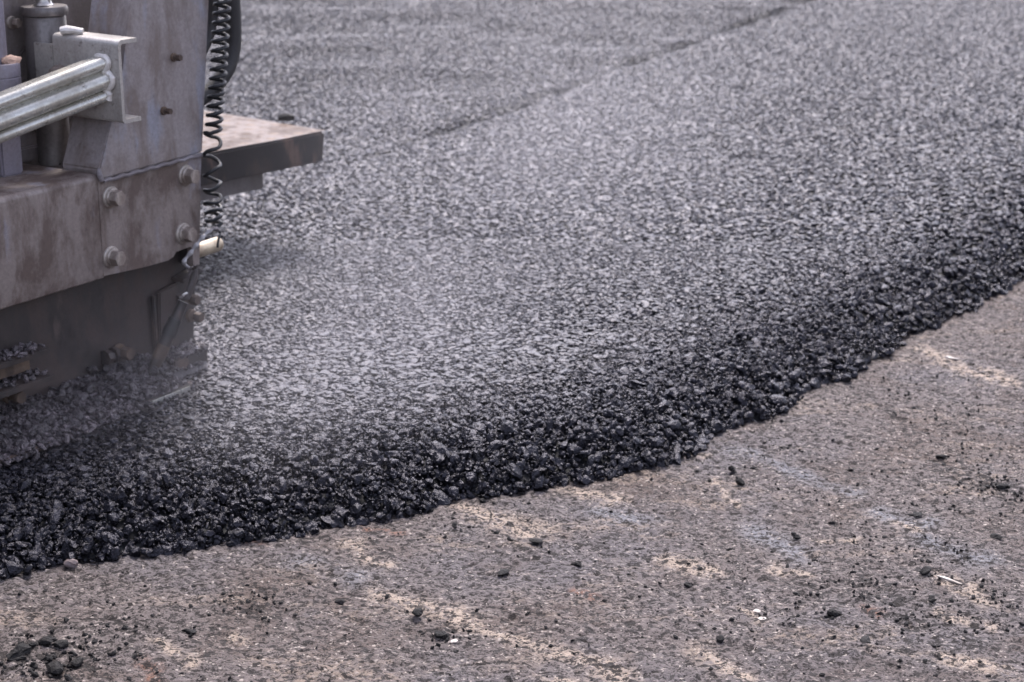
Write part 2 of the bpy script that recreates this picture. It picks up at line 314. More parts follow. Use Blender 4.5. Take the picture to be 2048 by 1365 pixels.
def band(y0, y1, st, s0, s1, sub, seed, lift=0., dmax=99):
    x, y = jgrid(-.30 * y1 - .4, .30 * y1 + .4, y0, y1, st, .42)
    k = visible(x, y) & ~in_machine(x, y); x, y = x[k], y[k]
    h, d = mat_h(x, y); k = (d > .002) & (d < dmax); x, y, h, d = x[k], y[k], h[k], d[k]
    loose = np.exp(-np.maximum(d - .15, 0) / .24); far = (seam_d(x, y) > 0) & (y > 7.2)
    sz = (s0 + (s1 - s0) * rng.random(len(x)) ** 1.6) * (1 + .25 * loose * rng.random(len(x)))
    sz = np.where(far, sz * .85, sz); loose = np.where(far, -.15, loose)
    z = h - sz * .55 + lift + rng.normal(0, 1, len(x)) * (.0018 + .0055 * np.clip(loose, 0, 1)); z = np.maximum(z, sz * .35)
    parts.append(stones(np.stack([x, y, z], 1), sz, .20 + .6 * np.clip(loose, -.3, 1), sub, seed, .82, None, (h + .001 + rng.normal(0, .0012, len(x)), np.clip(loose * 1.6 - .15, .07, 1)), np.clip(loose * 1.5, 0, 1)))
band(2.3, 4.1, .0190, .0080, .0155, 2, 11)
band(4.1, 6.4, .0172, .0070, .0140, 1, 12)
band(6.4, 12.9, .0190, .0080, .0135, 1, 13)
band(2.3, 5.0, .0115, .0035, .0075, 1, 14, .001)
band(2.3, 4.3, .0085, .0022, .0042, 1, 15, .002, .50)
v, f, t, lo = join(parts)
o = mesh_np('asphalt_aggregate', v, f, M['mix'], False, {'tone': t, 'loose': lo})
tag(o, 'loose black bitumen coated stones of the freshly laid asphalt layer', 'asphalt', kind='stuff')
del v, f, t, parts

# fine litter on the old road
n = 60000; x = rng.uniform(-1.3, 2.0, n); y = 2.25 + (rng.random(n) ** 1.2) * 3.1
c42, s42 = math.cos(R(42)), math.sin(R(42))
dens = fbm((x * c42 - y * s42) * 2.2, (x * s42 + y * c42) * 6, 3, 4); spots = np.zeros(n)
for cx, cy, r0 in ((-.74, 2.58, .13), (-.46, 2.80, .09), (.80, 2.72, .16), (.98, 3.25, .20), (.62, 3.0, .12), (-.1, 2.66, .06), (.38, 2.75, .15), (1.25, 3.5, .25)):
    spots += np.exp(-(((x - cx) / r0) ** 2 + ((y - cy) / (r0 * .8)) ** 2))
k = (edge_d(x, y) < -.004) & (rng.random(n) < np.clip((dens - .44) * 1.8, .07, .5) + .55 * np.clip(spots, 0, 1)); x, y = x[k], y[k]
sz = .0009 + .0040 * rng.random(len(x)) ** 4.5
g1 = stones(np.stack([x, y, ground_z(x, y) + sz * .35], 1), sz, .5, 1, 21, .75)
xs, ys, ss = [], [], []                              # crushed lumps gathered round the tar spots
for cx, cy, r0, nq, s1 in ((-.735, 2.585, .055, 170, .0055), (-.44, 2.775, .03, 40, .0035), (.66, 2.72, .045, 60, .004), (.93, 3.34, .05, 70, .0045), (.60, 2.84, .04, 40, .0035), (-.115, 2.66, .018, 22, .0035), (.76, 3.02, .04, 35, .0035), (-.62, 2.71, .04, 35, .003)):
    xs.append(rng.normal(cx, r0, nq)); ys.append(rng.normal(cy, r0 * .8, nq)); ss.append(.0014 + s1 * rng.random(nq) ** 2)
x, y, sz = np.concatenate(xs), np.concatenate(ys), np.concatenate(ss); k = edge_d(x, y) < -.01; x, y, sz = x[k], y[k], sz[k]
v, f, t, lo = join([g1, stones(np.stack([x, y, ground_z(x, y) + sz * .3], 1), sz, .6, 1, 22, .75)])
tag(mesh_np('road_grit', v, f, M['crumb'], False, {'tone': t, 'loose': lo}), 'tiny dark asphalt crumbs scattered over the worn old road', 'grit', kind='stuff')

# ------------------------------------------------------------------ single lumps on the old road
def lump(name, x, y, size, flat, mat, label, cat, group, seed, sx=1., yaw=None, n=1, spread=0.):
    r = np.random.default_rng(seed); V, F = rock_variants(2, n, seed, 7); vs, fs, ts = [], [], []
    for i in range(n):
        s = size * (1 if i == 0 else r.uniform(.45, .7)); a = r.uniform(0, 6.28) if yaw is None else yaw + r.normal() * .2
        p = V[i] * np.array([s * sx, s * .85, s * flat]); p = p + r.normal(size=p.shape) * s * .02
        ca, sa = math.cos(a), math.sin(a); p = p @ np.array([[ca, sa, 0], [-sa, ca, 0], [0, 0, 1]])
        if i: th = r.uniform(0, 6.28); p = p + np.array([math.cos(th), math.sin(th) * .6, 0]) * spread * size
        vs.append(p); fs.append(F + i * len(p)); ts.append(np.full(len(p), r.uniform(.2, .7)))
    v = np.concatenate(vs); v[:, 2] -= v[:, 2].min() + size * .12
    o = mesh_np(name, v, np.concatenate(fs), mat, False, {'tone': np.concatenate(ts), 'loose': np.ones(len(v))})
    o.location = (x, y, float(ground_z(np.array([x]), np.array([y]))[0])); return tag(o, label, cat, group)
G1 = 'black asphalt crumbs lying on the old road'
LUMPS = [
 (.446, 3.332, .0115, .75, 1.1, 1, 'black angular crumb, larger of the pair just below the middle of the mat edge'),
 (.437, 3.401, .0085, .75, 1.2, 1, 'small black crumb just behind the larger angular one near the mat edge'),
 (.714, 2.905, .0130, .65, 1.3, 1, 'black crumb touching the end of the long pale splinter'),
 (.526, 2.736, .0115, .8, 1.0, 1, 'roundish grey-black crumb to the right of the white fleck'),
 (-.115, 2.662, .0130, .55, 1.5, 4, 'black clump of stuck crumbs right beside a white chip'),
 (-.155, 2.732, .0105, .9, 1.0, 1, 'upright rounded dark crumb in front of the pale scraped streak'),
 (.046, 3.050, .0130, .4, 1.6, 1, 'flat long black flake lying below the mat edge'),
 (-.016, 2.905, .0125, .45, 1.5, 1, 'flat dark flake, alone on the road above the black clump'),
 (.115, 2.948, .0100, .7, 1.3, 2, 'pair of stuck dark crumbs right of the flat dark flake'),
 (-.287, 2.788, .0085, .7, 1.2, 1, 'small dark crumb at the head of the pale scraped streak'),
 (-.519, 2.680, .0110, .6, 1.4, 3, 'low dark clump between the tar heap and the white chip'),
 (-.056, 3.240, .0075, .9, 1.0, 1, 'shiny black crumb just fallen off the mat edge'),
 (.757, 3.166, .0130, .5, 1.6, 3, 'black clump amid the brown dirt by the right side'),
 (.955, 3.319, .0150, .5, 1.5, 3, 'largest black clump at the right border of the photo'),
 (.562, 2.644, .0140, .45, 1.6, 3, 'flattened black clump low on the right, below the roundish crumb'),
 (.331, 2.644, .0095, .85, 1.0, 1, 'small sharp black crumb above the bottom right cream patch'),
 (.700, 2.790, .0120, .55, 1.4, 2, 'dark crumb on the edge of the black stained patch at lower right'),
 (.880, 3.070, .0105, .6, 1.3, 1, 'dark crumb alone near the right border, below the brown dirt'),
 (.870, 3.480, .0100, .6, 1.4, 1, 'dark crumb at far right, nearest the sloping mat edge'),
 (.515, 3.060, .0080, .7, 1.2, 1, 'small dark crumb in the middle of the bluish grey film'),
 (.300, 2.860, .0090, .7, 1.2, 2, 'two dark crumbs sticking together on cream scratches'),
]
for i, (x, y, s, fl, sx, nn, lb) in enumerate(LUMPS):
    lump('asphalt_crumb', x, y, s * (.66 if nn > 1 else .82), fl, M['crumb'], lb, 'crumb', G1, 100 + i, sx, None, nn, 1.1)
G2 = 'tar covered stones heaped in the bottom left corner'
for i, (x, y, s, fl, sx, lb) in enumerate([
 (-.770, 2.585, .0150, .65, 1.5, 'long flat tarry stone at the left of the bottom left heap'),
 (-.735, 2.628, .0120, .7, 1.2, 'tarry stone at the back of the bottom left heap'),
 (-.700, 2.540, .0155, .6, 1.3, 'thick tarry stone at the front of the bottom left heap'),
 (-.672, 2.560, .0110, .55, 1.3, 'tarry stone on the right flank of the bottom left heap'),
 (-.712, 2.618, .0100, .7, 1.1, 'small grey topped tarry stone in the middle of the bottom left heap')]):
    lump('tarry_stone', x, y, s, fl, M['crumb'], lb, 'stone', G2, 200 + i, sx)
lump('brown_pebble', -.770, 2.940, .0120, .65, M['brown'], 'smooth reddish brown pebble half under the left end of the mat edge', 'pebble', None, 301, 1.2)
G3 = 'pale chips on the old road'
lump('pale_chip', .405, 2.755, 0.0075, .35, M['pale'], 'white angular chip standing in a cream patch at lower right', 'chip', G3, 311, 1.2)
lump('pale_chip', .408, 2.722, 0.0060, .3, M['pale'], 'flat pinkish white chip just below the angular white one', 'chip', G3, 312, 1.4)
lump('pale_chip', -.093, 2.641, 0.0067, .3, M['pale'], 'white chip right of the black clump of stuck crumbs', 'chip', G3, 313, 1.1)
lump('pale_chip', 1.051, 4.165, 0.0097, .3, M['pale'], 'long white chip close to the mat edge at the right', 'chip', G3, 314, 1.7, R(-20))
lump('pale_splinter', .748, 2.880, .026, .10, M['pale'], 'long thin cream splinter lying beside a black crumb', 'splinter', None, 315, 1., R(-44))
bpy.data.objects['pale_splinter'].scale = (1, 1, 1)
_v = bpy.data.objects['pale_splinter'].data
for q in _v.vertices:                              # narrow it across its length
    a = Vector((math.cos(R(-44)), math.sin(R(-44)), 0)); l_ = q.co.dot(a); c_ = q.co - a * l_; q.co = a * l_ + Vector((c_.x * .16, c_.y * .16, c_.z))

# ------------------------------------------------------------------ paver: frame (u along travel, n outwards, z up); local y = -n
paver = bpy.data.objects.new('asphalt_paver', None); COL.objects.link(paver)
paver.location = (-.689, 3.681, 0); paver.rotation_euler = (0, 0, R(58.34)); paver.empty_display_size = .2
tag(paver, 'dusty grey end of an asphalt paver screed smoothing the black mat at upper left', 'paver')
def W(u, n, z): return Vector((u, -n, z))
def U3(p): return Vector((p[0], -p[1], p[2]))
class MB:
    def __init__(s): s.b = bmesh.new()
    def _bev(s, geom, bev, seg=2):
        if bev: bmesh.ops.bevel(s.b, geom=list({e for f in geom for e in f.edges}), offset=bev, segments=seg, affect='EDGES', clamp_overlap=True)
    def prism(s, pts, a, b, plane='uz', bev=0.):
        def mk(p, t): return s.b.verts.new(W(p[0], t, p[1]) if plane == 'uz' else W(p[0], p[1], t) if plane == 'un' else W(t, p[0], p[1]))
        A = [mk(p, a) for p in pts]; B = [mk(p, b) for p in pts]; k = len(pts); fs = [s.b.faces.new(A), s.b.faces.new(B[::-1])]
        for i in range(k): fs.append(s.b.faces.new((A[i], B[i], B[(i + 1) % k], A[(i + 1) % k])))
        s._bev(fs, bev); return s
    def box(s, u0, u1, n0, n1, z0, z1, bev=0.): return s.prism([(u0, z0), (u1, z0), (u1, z1), (u0, z1)], n0, n1, 'uz', bev)
    def rings(s, R_, cap=True):
        vs = [[s.b.verts.new(p) for p in r] for r in R_]; k = len(vs[0])
        for a, b in zip(vs, vs[1:]):
            for i in range(k): s.b.faces.new((a[i], a[(i + 1) % k], b[(i + 1) % k], b[i]))
        if cap: s.b.faces.new(vs[0][::-1]); s.b.faces.new(vs[-1])
        return s
    def lathe(s, base, axis, prof, seg=32):
        ax = U3(axis).normalized(); a = ax.orthogonal().normalized(); b = ax.cross(a); B = U3(base)
        return s.rings([[B + ax * h + (a * math.cos(t) + b * math.sin(t)) * r for t in [6.28318 * i / seg for i in range(seg)]] for r, h in prof])
    def tube(s, path, r, seg=10, local=True):
        p = [U3(q) for q in path] if local else [Vector(q) for q in path]; R_ = []; t0 = (p[1] - p[0]).normalized(); a = t0.orthogonal().normalized()
        for i, q in enumerate(p):
            t = (p[min(i + 1, len(p) - 1)] - p[max(i - 1, 0)]).normalized(); a = (a - t * a.dot(t)).normalized(); b = t.cross(a)
            rr = r[i] if isinstance(r, (list, tuple)) else r
            R_.append([q + (a * math.cos(x) + b * math.sin(x)) * rr for x in [6.28318 * j / seg for j in range(seg)]])
        return s.rings(R_)
    def done(s, name, mat, parent=None, smooth=False, label=None, angle=35):
        bmesh.ops.recalc_face_normals(s.b, faces=s.b.faces); me = bpy.data.meshes.new(name); s.b.to_mesh(me); s.b.free(); me.materials.append(mat)
        if smooth:
            me.polygons.foreach_set('use_smooth', [True] * len(me.polygons)); me.set_sharp_from_angle(angle=R(angle))
        o = bpy.data.objects.new(name, me); COL.objects.link(o); o.parent = parent or paver
        if label: o['label'] = label
        return o
def smooth_path(p, n=10):
    return [tuple(q) for q in catmull(np.array(p, float), n)]

# body of the screed behind the end plates
MB().box(-1.9, .12, -.36, -2.6, .14, 1.0, .01).done('screed_body', M['recess'])
MB().box(-1.9, .10, -.14, -2.6, .085, .14, .004).done('screed_plate', M['tar'])

# box beam with the bolted end plate
arc = lambda cx, cz, r, a0, a1, k=5: [(cx + r * math.cos(R(a0 + (a1 - a0) * i / k)), cz + r * math.sin(R(a0 + (a1 - a0) * i / k))) for i in range(k + 1)]
prof = [(-.085 - .0, .345), (-.34, .345), (-.34, .562)] + [(-.090 + .012 * math.sin(R(a)) + .0, .550 + .012 * math.cos(R(a))) for a in (0, 25, 50, 75, 90)] + [(-.078, .36), (-.081, .348)]
# profile in (n,z), swept along u
beam = MB().prism(prof, -1.9, -.142, 'nz').done('box_beam', M['beam'], smooth=True, label='rusty brown streaked box beam')
ep = [(-.146, .352)] + [(-.03, .3445), (.045, .343), (.062, .347), (.072, .356), (.118, .358), (.124, .35), (.124, .318)] + [(.128, .306), (.136, .303), (.143, .31)] + [(.167, .549), (.1675, .553), (-.139, .5475), (-.146, .556)]
plate = MB().prism(ep, -.0768, -.092, 'uz', 0).done('end_plate', M['beam'])
MB().prism([(.128, .312), (.141, .314), (.165, .545), (.150, .545)], -.094, -.30, 'uz', .003).done('end_rib', M['tar'])
pp = [(-.139, .551), (-.146, .572), (-.103, .66), (-.064, .752), (-.027, .898), (.008, .99), (.224, .99), (.208, .876), (.167, .556)]
MB().prism(pp, -.071, -.176, 'uz', .004).done('side_panel', M['panel'], label='grey painted panel with faint blue scrapes')
MB().tube(smooth_path([(-.137 + .304 * i / 22, -.070 + .001 * (i % 2), .5475 + .0052 * i / 22 + .0012 * math.sin(i * 2.1)) for i in range(23)], 3), .0045, 8).done('weld_seam', M['seam'], smooth=True)
MB().tube([(-.1445, -.074, .574), (-.1455, -.071, .562), (-.141, -.070, .549)], [.004, .006, .005], 8).done('weld_seam', M['seam'], smooth=True)

# bolts: built once, then copied with their washer
def hexpts(r): return [(r * math.cos(R(60 * i + 12)), r * math.sin(R(60 * i + 12))) for i in range(6)]
def bolt(r=.0165, h=.018, wr=.0225, mat='bolt', two=True):
    b = MB()
    hp = hexpts(r)
    R_ = [[W(x * k, t, z * k) for x, z in hp] for k, t in ((1, .010), (1, h + .008), (.93, h + .0105))]
    b.rings(R_); hd = b.done('bolt', M[mat])
    w_ = MB().lathe((0, -.001, 0), (0, 1, 0), [(wr, 0), (wr, .004), (wr * .93, .0055)] + ([(wr * .82, .0056), (wr * .82, .0105), (wr * .76, .0115)] if two else []), 28).done('washer', M[mat], hd, True)
    return hd
def place(o, u, n, z, tilt=0):
    o.location = W(u, n, z); o.rotation_euler = (0, R(tilt), 0); return o
def dup(o):
    c = o.copy(); COL.objects.link(c)
    for ch in o.children: d = ch.copy(); COL.objects.link(d); d.parent = c
    return c
b0 = place(bolt(), -.114, -.0763, .51, 5)
for u, z, t in ((.113, .515, 25), (.095, .392, -12), (-.124, .387, 18)): place(dup(b0), u, -.0763, z, t)
s0 = place(bolt(.0068, .010, .009, 'rust', False), .089, -.0705, .769); place(dup(s0), .050, -.0705, .663, 20)

# recess behind the cylinders
MB().box(-.62, .12, -.30, -.34, .56, .99, .004).done('back_panel', M['recess'])
MB().box(-.30, -.06, -.285, -.299, .563, .594, .004).done('back_ledge', M['recess'])
MB().tube([(-.045 + .10 * math.cos(R(a)), -.299, .712 + .10 * math.sin(R(a))) for a in range(0, 361, 12)], .0032, 6).done('round_cover', M['tar'])
place(bolt(.010, .012, .013, 'bolt', False), -.134, -.299, .849)

# levelling cylinder, its clamp bracket and rod
CU, CN = -.094, -.245
MB().lathe((CU, CN, .560), (0, 0, 1), [(.0335, 0), (.0335, .115), (.036, .118), (.036, .126), (.031, .128), (.031, .15)], 36).done('cylinder_foot', M['cyl'], smooth=True, label='dark lower tube of the levelling cylinder')
MB().lathe((CU, CN, .690), (0, 0, 1), [(.0425, 0), (.0425, .170), (.0405, .173)], 40).done('cylinder_body', M['cyl'], smooth=True)
MB().lathe((CU, CN, .8635), (0, 0, 1), [(.0425, 0), (.0470, .0015), (.0478, .005), (.0478, .014), (.0455, .0185), (.018, .0195), (.018, .021)], 40).done('cylinder_cap', M['cyl'], smooth=True)
MB().lathe((CU, CN, .884), (0, 0, 1), [(.021, 0), (.0165, .004), (.0150, .010), (.0150, .35)], 28).done('cylinder_rod', M['rod'], smooth=True, label='shiny steel piston rod')
b = MB()                                                    # channel bracket: web faces the camera, flanges turned back
ZT, ZB = .836, .672
pf = [(-.139, ZT - .012)] + [(-.139 + .011 - .011 * math.cos(R(a)), ZT - .011 + .011 * math.sin(R(a))) for a in (20, 45, 70, 90)] + [(-.086, ZT), (-.086, ZT - .008), (-.128, ZT - .008)]
pf += [(-.131, ZT - .012), (-.131, ZB + .012), (-.128, ZB + .008), (-.086, ZB + .008), (-.086, ZB)] + [(-.139 + .011 - .011 * math.cos(R(a)), ZB + .011 - .011 * math.sin(R(a))) for a in (90, 70, 45, 20)]
def sweep_n(b, pf, n0, n1, dz):
    return b.rings([[W(u, n0, z) for u, z in pf], [W(u, n1, z + dz) for u, z in pf]])
# pf is a C-shape in (u,z); swept from the cylinder outwards
br = sweep_n(b, [(u + 0.0, z) for u, z in pf], -.182, -.006, -.003).done('bracket', M['bracket'], smooth=True, label='pale zinc channel bracket with rust spots')
MB().box(-.139, -.131, -.236, -.1825, ZB + .002, ZT - .022, .0015).done('bracket_tab', M['bracket'], br)
MB().lathe((-.139, -.165, .755), (-1, 0, 0), [(.020, -.002), (.020, .010), (.016, .011), (.016, .020), (.012, .022)], 24).done('nut', M['bolt'], br, True)
# telescopic rail welded to the bracket
RC = Vector((-.145, -.053, .752)); RD = Vector((-.845, -.42, -.27)).normalized()
upv = Vector((0, 0, 1)); side = RD.cross(upv).normalized(); up = side.cross(RD).normalized()
if side.x > 0 and False: side = -side
def rail_sec():
    p = []
    def bump(c, r, w0, k=7): return [(w0 + r * math.sin(R(180 * i / k)), c + r * math.cos(R(180 * i / k))) for i in range(k + 1)]
    p += [(-.026, .044), (-.004, .0445)] + bump(.031, .013, .004) + [(.006, .0155)] + bump(-.002, .0155, .009) + [(.005, -.0195)] + bump(-.031, .011, .004) + [(-.004, -.0435), (-.026, -.043)]
    return p
sec = rail_sec()
# choose the side that points away from the machine / towards the viewer
sgn = 1 if (side.y > 0) else -1
def on_web(q): return q + RD * ((-.1385 - q.x) / RD.x)      # the rail's end is cut flush with the bracket's web
base = [RC + side * (sgn * wv) + up * v for wv, v in sec]
R_ = [[U3(on_web(q)) for q in base]] + [[U3(q + RD * t) for q in base] for t in (.1, .3, .6, .95)]
rail = MB().rings(R_).done('telescopic_rail', M['galv'], smooth=True, label='bright galvanised ribbed rail welded on the bracket', angle=50)
wp = [on_web(RC + side * (sgn * (wv + .002)) + up * v) + RD * .004 for wv, v in sec[1:-4]]
wp = [wp[0] - side * sgn * .03] + wp
rr = [.0045 + .0022 * abs(math.sin(i * 1.7)) for i in range(len(wp))]
MB().tube([tuple(q) for q in wp], rr, 8).done('weld_bead', M['weld'], rail, True)
MB().tube([(-.137, -.158, .842), (-.132, -.148, .844), (-.124, -.132, .843), (-.117, -.118, .841)], [.008, .009, .007, .006], 10).done('weld_bead', M['weld'], br, True)

# left post and flange at the picture border
MB().lathe((-.240, -.243, .7855), (0, 0, 1), [(.0270, 0), (.0270, .40)], 28).done('post', M['purple'], smooth=True, label='smooth blue grey upper post')
MB().lathe((-.240, -.243, .728), (0, 0, 1), [(.050, 0), (.050, .028), (.0487, .029), (.0487, .031), (.050, .032), (.050, .054), (.048, .057)], 36).done('post_flange', M['purple'], smooth=True)
MB().box(-.268, -.212, -.275, -.212, .562, .7275, .004).done('post', M['purple'], label='square lower post under the flange')

# lower side plate, dark and sooty, and its runner shoe
lp = [(-1.9, .40), (.10, .40), (.165, .345), (.166, .286), (.158, .24), (.150, .20), (.139, .105), (-1.9, .105)]
low = MB().prism(lp, -.122, -.140, 'uz').done('lower_side_plate', M['lower'], label='dark sooty lower side plate')
MB().prism([(.047, .268), (.150, .283), (.167, .280), (.160, .248), (.145, .11), (.036, .10)], -.108, -.1215, 'uz', .003).done('guide_plate', M['lower'])
MB().box(.030, .041, -.112, -.1215, .10, .262, .002).done('groove_shade', M['tar'])  # dark strip stands in for the shade of a narrow groove
place(dup(s0), .128, -.107, .236).scale = (1.7,) * 3
place(dup(s0), .139, -.107, .194).scale = (1.6,) * 3
MB().lathe((.098, -.1075, .240), (1, 0, 0), [(.010, 0), (.010, .026)], 16).done('bolt_sleeve', M['tar'], smooth=True)
MB().prism([(.10, .278), (.165, .292), (.167, .300), (.10, .288)], -.085, -.1215, 'uz', .002).done('top_clip', M['lower'])
bb = place(bolt(.011, .016, .014, 'rust', False), -.082, -.112, .168); bb.scale = (1.25,) * 3
MB().lathe((-.125, -.112, .165), (1, 0, 0), [(.017, 0), (.017, .012), (.012, .013), (.012, .022), (.018, .023), (.018, .034)], 8).done('adjuster_nut', M['tar'])
place(dup(bb), -.382, -.1215, .156).scale = (1.3,) * 3
MB().box(-.62, -.322, -.06, -.1215, .237, .249, .002).done('step_bracket', M['lower'])
MB().box(-.62, -.325, -.05, -.1215, .184, .196, .002).done('step_bracket', M['lower'])
MB().box(-.62, -.350, -.09, -.1215, .205, .2365, .002).done('step_gusset', M['rust'])
shoe = MB().prism([(-1.9, -.1235), (.03, -.1235), (.03, -.012), (.004, .002), (-1.9, .002)], .079, .0865, 'un', .001).done('runner_shoe', M['tar'], label='thin runner plate buried in asphalt crumbs')
MB().box(-.115, .004, .0022, .0052, .0775, .0885, .0008).done('shoe_rim', M['galv'], shoe, label='bright worn edge of the runner plate')
MB().box(-.52, -.40, .0022, .0052, .0775, .0882, .0008).done('shoe_rim', M['rust'], shoe)
MB().box(.035, .145, -.066, -.1075, .088, .125, .003).done('runner_block', M['tar'])

# sensor wand: frayed cable, collar and tapered tube
wand = MB().lathe((-.028, -.088, .088), (.085, .045, .178), [(.003, 0), (.011, .038), (.0125, .042), (.0135, .085), (.0145, .10), (.0135, .130), (.0145, .135), (.0125, .150), (.0115, .185), (.0125, .19)], 18).done('heater_wand', M['tar'], smooth=True, label='rusty brown and black tapered wand')
MB().lathe((.0185, -.0634, .1855), (.085, .045, .178), [(.0158, 0), (.0165, .012), (.0145, .03), (.0150, .034), (.0145, .04)], 18).done('tape_wrap', M['rubber'], wand, True)
MB().lathe((.001, -.0727, .1485), (.085, .045, .178), [(.0141, -.012), (.0143, .02)], 18).done('rust_band', M['rust'], wand, True)
cR = [(.060 + .0125 * math.cos(R(a)), -.041 + .004 * math.sin(R(a)), .272 + .0035 * math.sin(R(a))) for a in range(0, 361, 20)]
MB().tube(cR, .0026, 8).done('collar_ring', M['weld'], wand, True)
MB().tube(smooth_path([(.058, -.043, .262), (.066, -.036, .285), (.075, -.032, .308), (.078, -.035, .322)]), .0085, 10).done('cable_end', M['cord'], wand, True)
fb = MB()
for i in range(13):
    a = i * 2.4; d = Vector((math.cos(a) * .026, math.sin(a) * .010 + .004, .004 + .010 * math.sin(i * 1.3)))
    p0 = Vector((.077, -.034, .318)); fb.tube([tuple(p0), tuple(p0 + d * .5 + Vector((0, 0, .006))), tuple(p0 + d)], [.003, .0025, .0008], 5)
fb.done('frayed_strands', M['cord'], wand, True)

# silver taped lead from wand to coil
MB().tube(smooth_path([(.077, -.038, .318), (.066, -.05, .338), (.082, -.045, .356), (.098, -.040, .372), (.118, -.036, .388), (.142, -.035, .396), (.158, -.038, .394), (.172, -.045, .388)], 8), [.0045 + .0015 * math.sin(i * .9) for i in range(57)], 8).done('taped_lead', M['tape'], smooth=True)
MB().tube(smooth_path([(.172, -.045, .390), (.178, -.044, .380), (.170, -.040, .374), (.163, -.038, .362), (.161, -.038, .352)], 6), .0028, 6).done('cable_tie', M['rubber'], smooth=True)

# coiled cable hanging beside the panel
ctr = [(.262, 1.05), (.245, .95), (.234, .875), (.225, .823), (.217, .771), (.209, .719), (.198, .668), (.190, .626), (.184, .600), (.180, .575), (.178, .555), (.175, .525), (.174, .50), (.173, .475), (.172, .452), (.172, .430), (.172, .412), (.172, .396)]
cz = np.array([c[1] for c in ctr][::-1]); cu = np.array([c[0] for c in ctr][::-1])
path = []; z = 1.05; ph = 0.
while z > .398:
    pitch = .0192 if z > .595 else (.046 if z > .50 else (.032 if z > .455 else .019))
    rad = .0158 if z > .6 else (.0175 if z > .44 else .0165)
    u0 = np.interp(z, cz, cu)
    path.append((u0 + rad * math.cos(ph) * 1.0, -.055 + rad * math.sin(ph), z + (.002 * math.sin(ph * 2.3) if z < .6 else 0)))
    st = R(20); ph += st; z -= pitch * st / 6.28318
path.append((.174, -.046, .394)); path.append((.171, -.045, .390))
MB().tube(path, .0042, 8).done('coiled_cable', M['rubber'], smooth=True, label='black coiled spiral cable')
# sleeved hydraulic hoses behind the panel edge
MB().tube(smooth_path([(.35, -.14, 1.1), (.361, -.14, .96), (.364, -.14, .88), (.365, -.14, .80), (.357, -.14, .745), (.328, -.14, .70), (.275, -.15, .660), (.225, -.16, .645), (.17, -.19, .625)], 6), .0185, 14).done('hydraulic_hose', M['hose'], smooth=True, label='thick black sleeved hose bending behind the panel')
MB().tube(smooth_path([(.31, -.16, 1.1), (.325, -.16, .90), (.318, -.165, .80), (.270, -.165, .735), (.240, -.17, .70), (.19, -.19, .675)], 6), .013, 12).done('hydraulic_hose', M['hose'], smooth=True, label='thinner black hose mostly hidden by the coil')
MB().lathe((.238, -.12, .785), (0, 0, 1), [(.006, 0), (.007, .006), (.007, .03), (.004, .036)], 12).done('hose_plug', M['blue'], smooth=True, label='small light blue plug')
MB().lathe((.150, -.10, .336), (1, 0, .01), [(.0165, 0), (.0165, .082), (.0150, .086), (.008, .0875)], 24).done('pipe_stub', M['brass'], smooth=True, label='worn pale brass coloured pipe end')

# rear walkway step: world yaw ~49.6 deg, corner at (-.512, 5.015)
wk = bpy.data.objects.new('walkway', None)
def WL(x, y, z):   # corner frame -> paver frame
    a = R(49.6); dx = np.array([math.cos(a), math.sin(a)]); dn = np.array([dx[1], -dx[0]])
    p = np.array([-.512, 5.015]) + dx * x + dn * y - P0; return (p @ UD, p @ ND, z)
b = MB(); c0 = .012
prof2 = [(0 - c0, 0), (-.9, 0), (-.9, -1.3), (0, -1.3), (0, -c0)]
def wprism(b, pts, z0, z1, bev=0, taper=0.):
    A = [b.b.verts.new(U3(WL(p[0] - (taper if p[0] > -.1 else 0), p[1], z0))) for p in pts]; B = [b.b.verts.new(U3(WL(p[0], p[1], z1))) for p in pts]; k = len(pts)
    fs = [b.b.faces.new(A), b.b.faces.new(B[::-1])] + [b.b.faces.new((A[i], B[i], B[(i + 1) % k], A[(i + 1) % k])) for i in range(k)]
    b._bev(fs, bev); return b
walk = wprism(MB(), prof2, .310, .3945, .006, .012).done('walkway', M['tar'], smooth=True, label='tar blackened walkway step with a worn tread plate on top')
tx, ty = np.meshgrid(np.linspace(-.897, -.004, 180), np.linspace(-1.297, -.004, 260)); tz = np.zeros_like(tx)
for i in range(18):
    for j in range(26):
        cx, cy = -.03 - i * .05, -.03 - j * .05; a = R(45 if (i + j) % 2 else -45); p = (tx - cx) * math.cos(a) + (ty - cy) * math.sin(a); q = -(tx - cx) * math.sin(a) + (ty - cy) * math.cos(a)
        tz = np.maximum(tz, .0022 * np.clip(1.4 - (p / .017) ** 2 - (q / .006) ** 2, 0, 1))
a = R(49.6); dxy = np.array([math.cos(a), math.sin(a)]); PX = -.512 + dxy[0] * tx + dxy[1] * ty; PY = 5.015 + dxy[1] * tx - dxy[0] * ty
qx = PX - P0[0]; qy = PY - P0[1]; TV = np.stack([qx * UD[0] + qy * UD[1], -(qx * ND[0] + qy * ND[1]), .3955 + tz + (fbm(tx * 6, ty * 6, 2, 2) - .5) * .003], -1).reshape(-1, 3)
ii = (np.arange(259)[:, None] * 180 + np.arange(179)[None]).ravel()
tp = mesh_np('tread_plate', TV, np.stack([ii, ii + 180, ii + 181, ii + 1], 1), M['tread'], True); tp.parent = walk
wprism(MB(), [(-.16, -.09), (-.95, -.09), (-.95, -.6), (-.16, -.6)], .245, .3095, .004, .004).done('walkway_support', M['recess'], walk)
MB().box(.0, .62, -.75, -.85, .24, .30, .004).done('walkway_arm', M['tar'], walk)
lump('asphalt_crumb', -.640, 5.145, .017, .7, M['crumb'], 'black crumb lying on the tread plate of the walkway step', 'crumb', None, 150, 1.3).location.z = .401

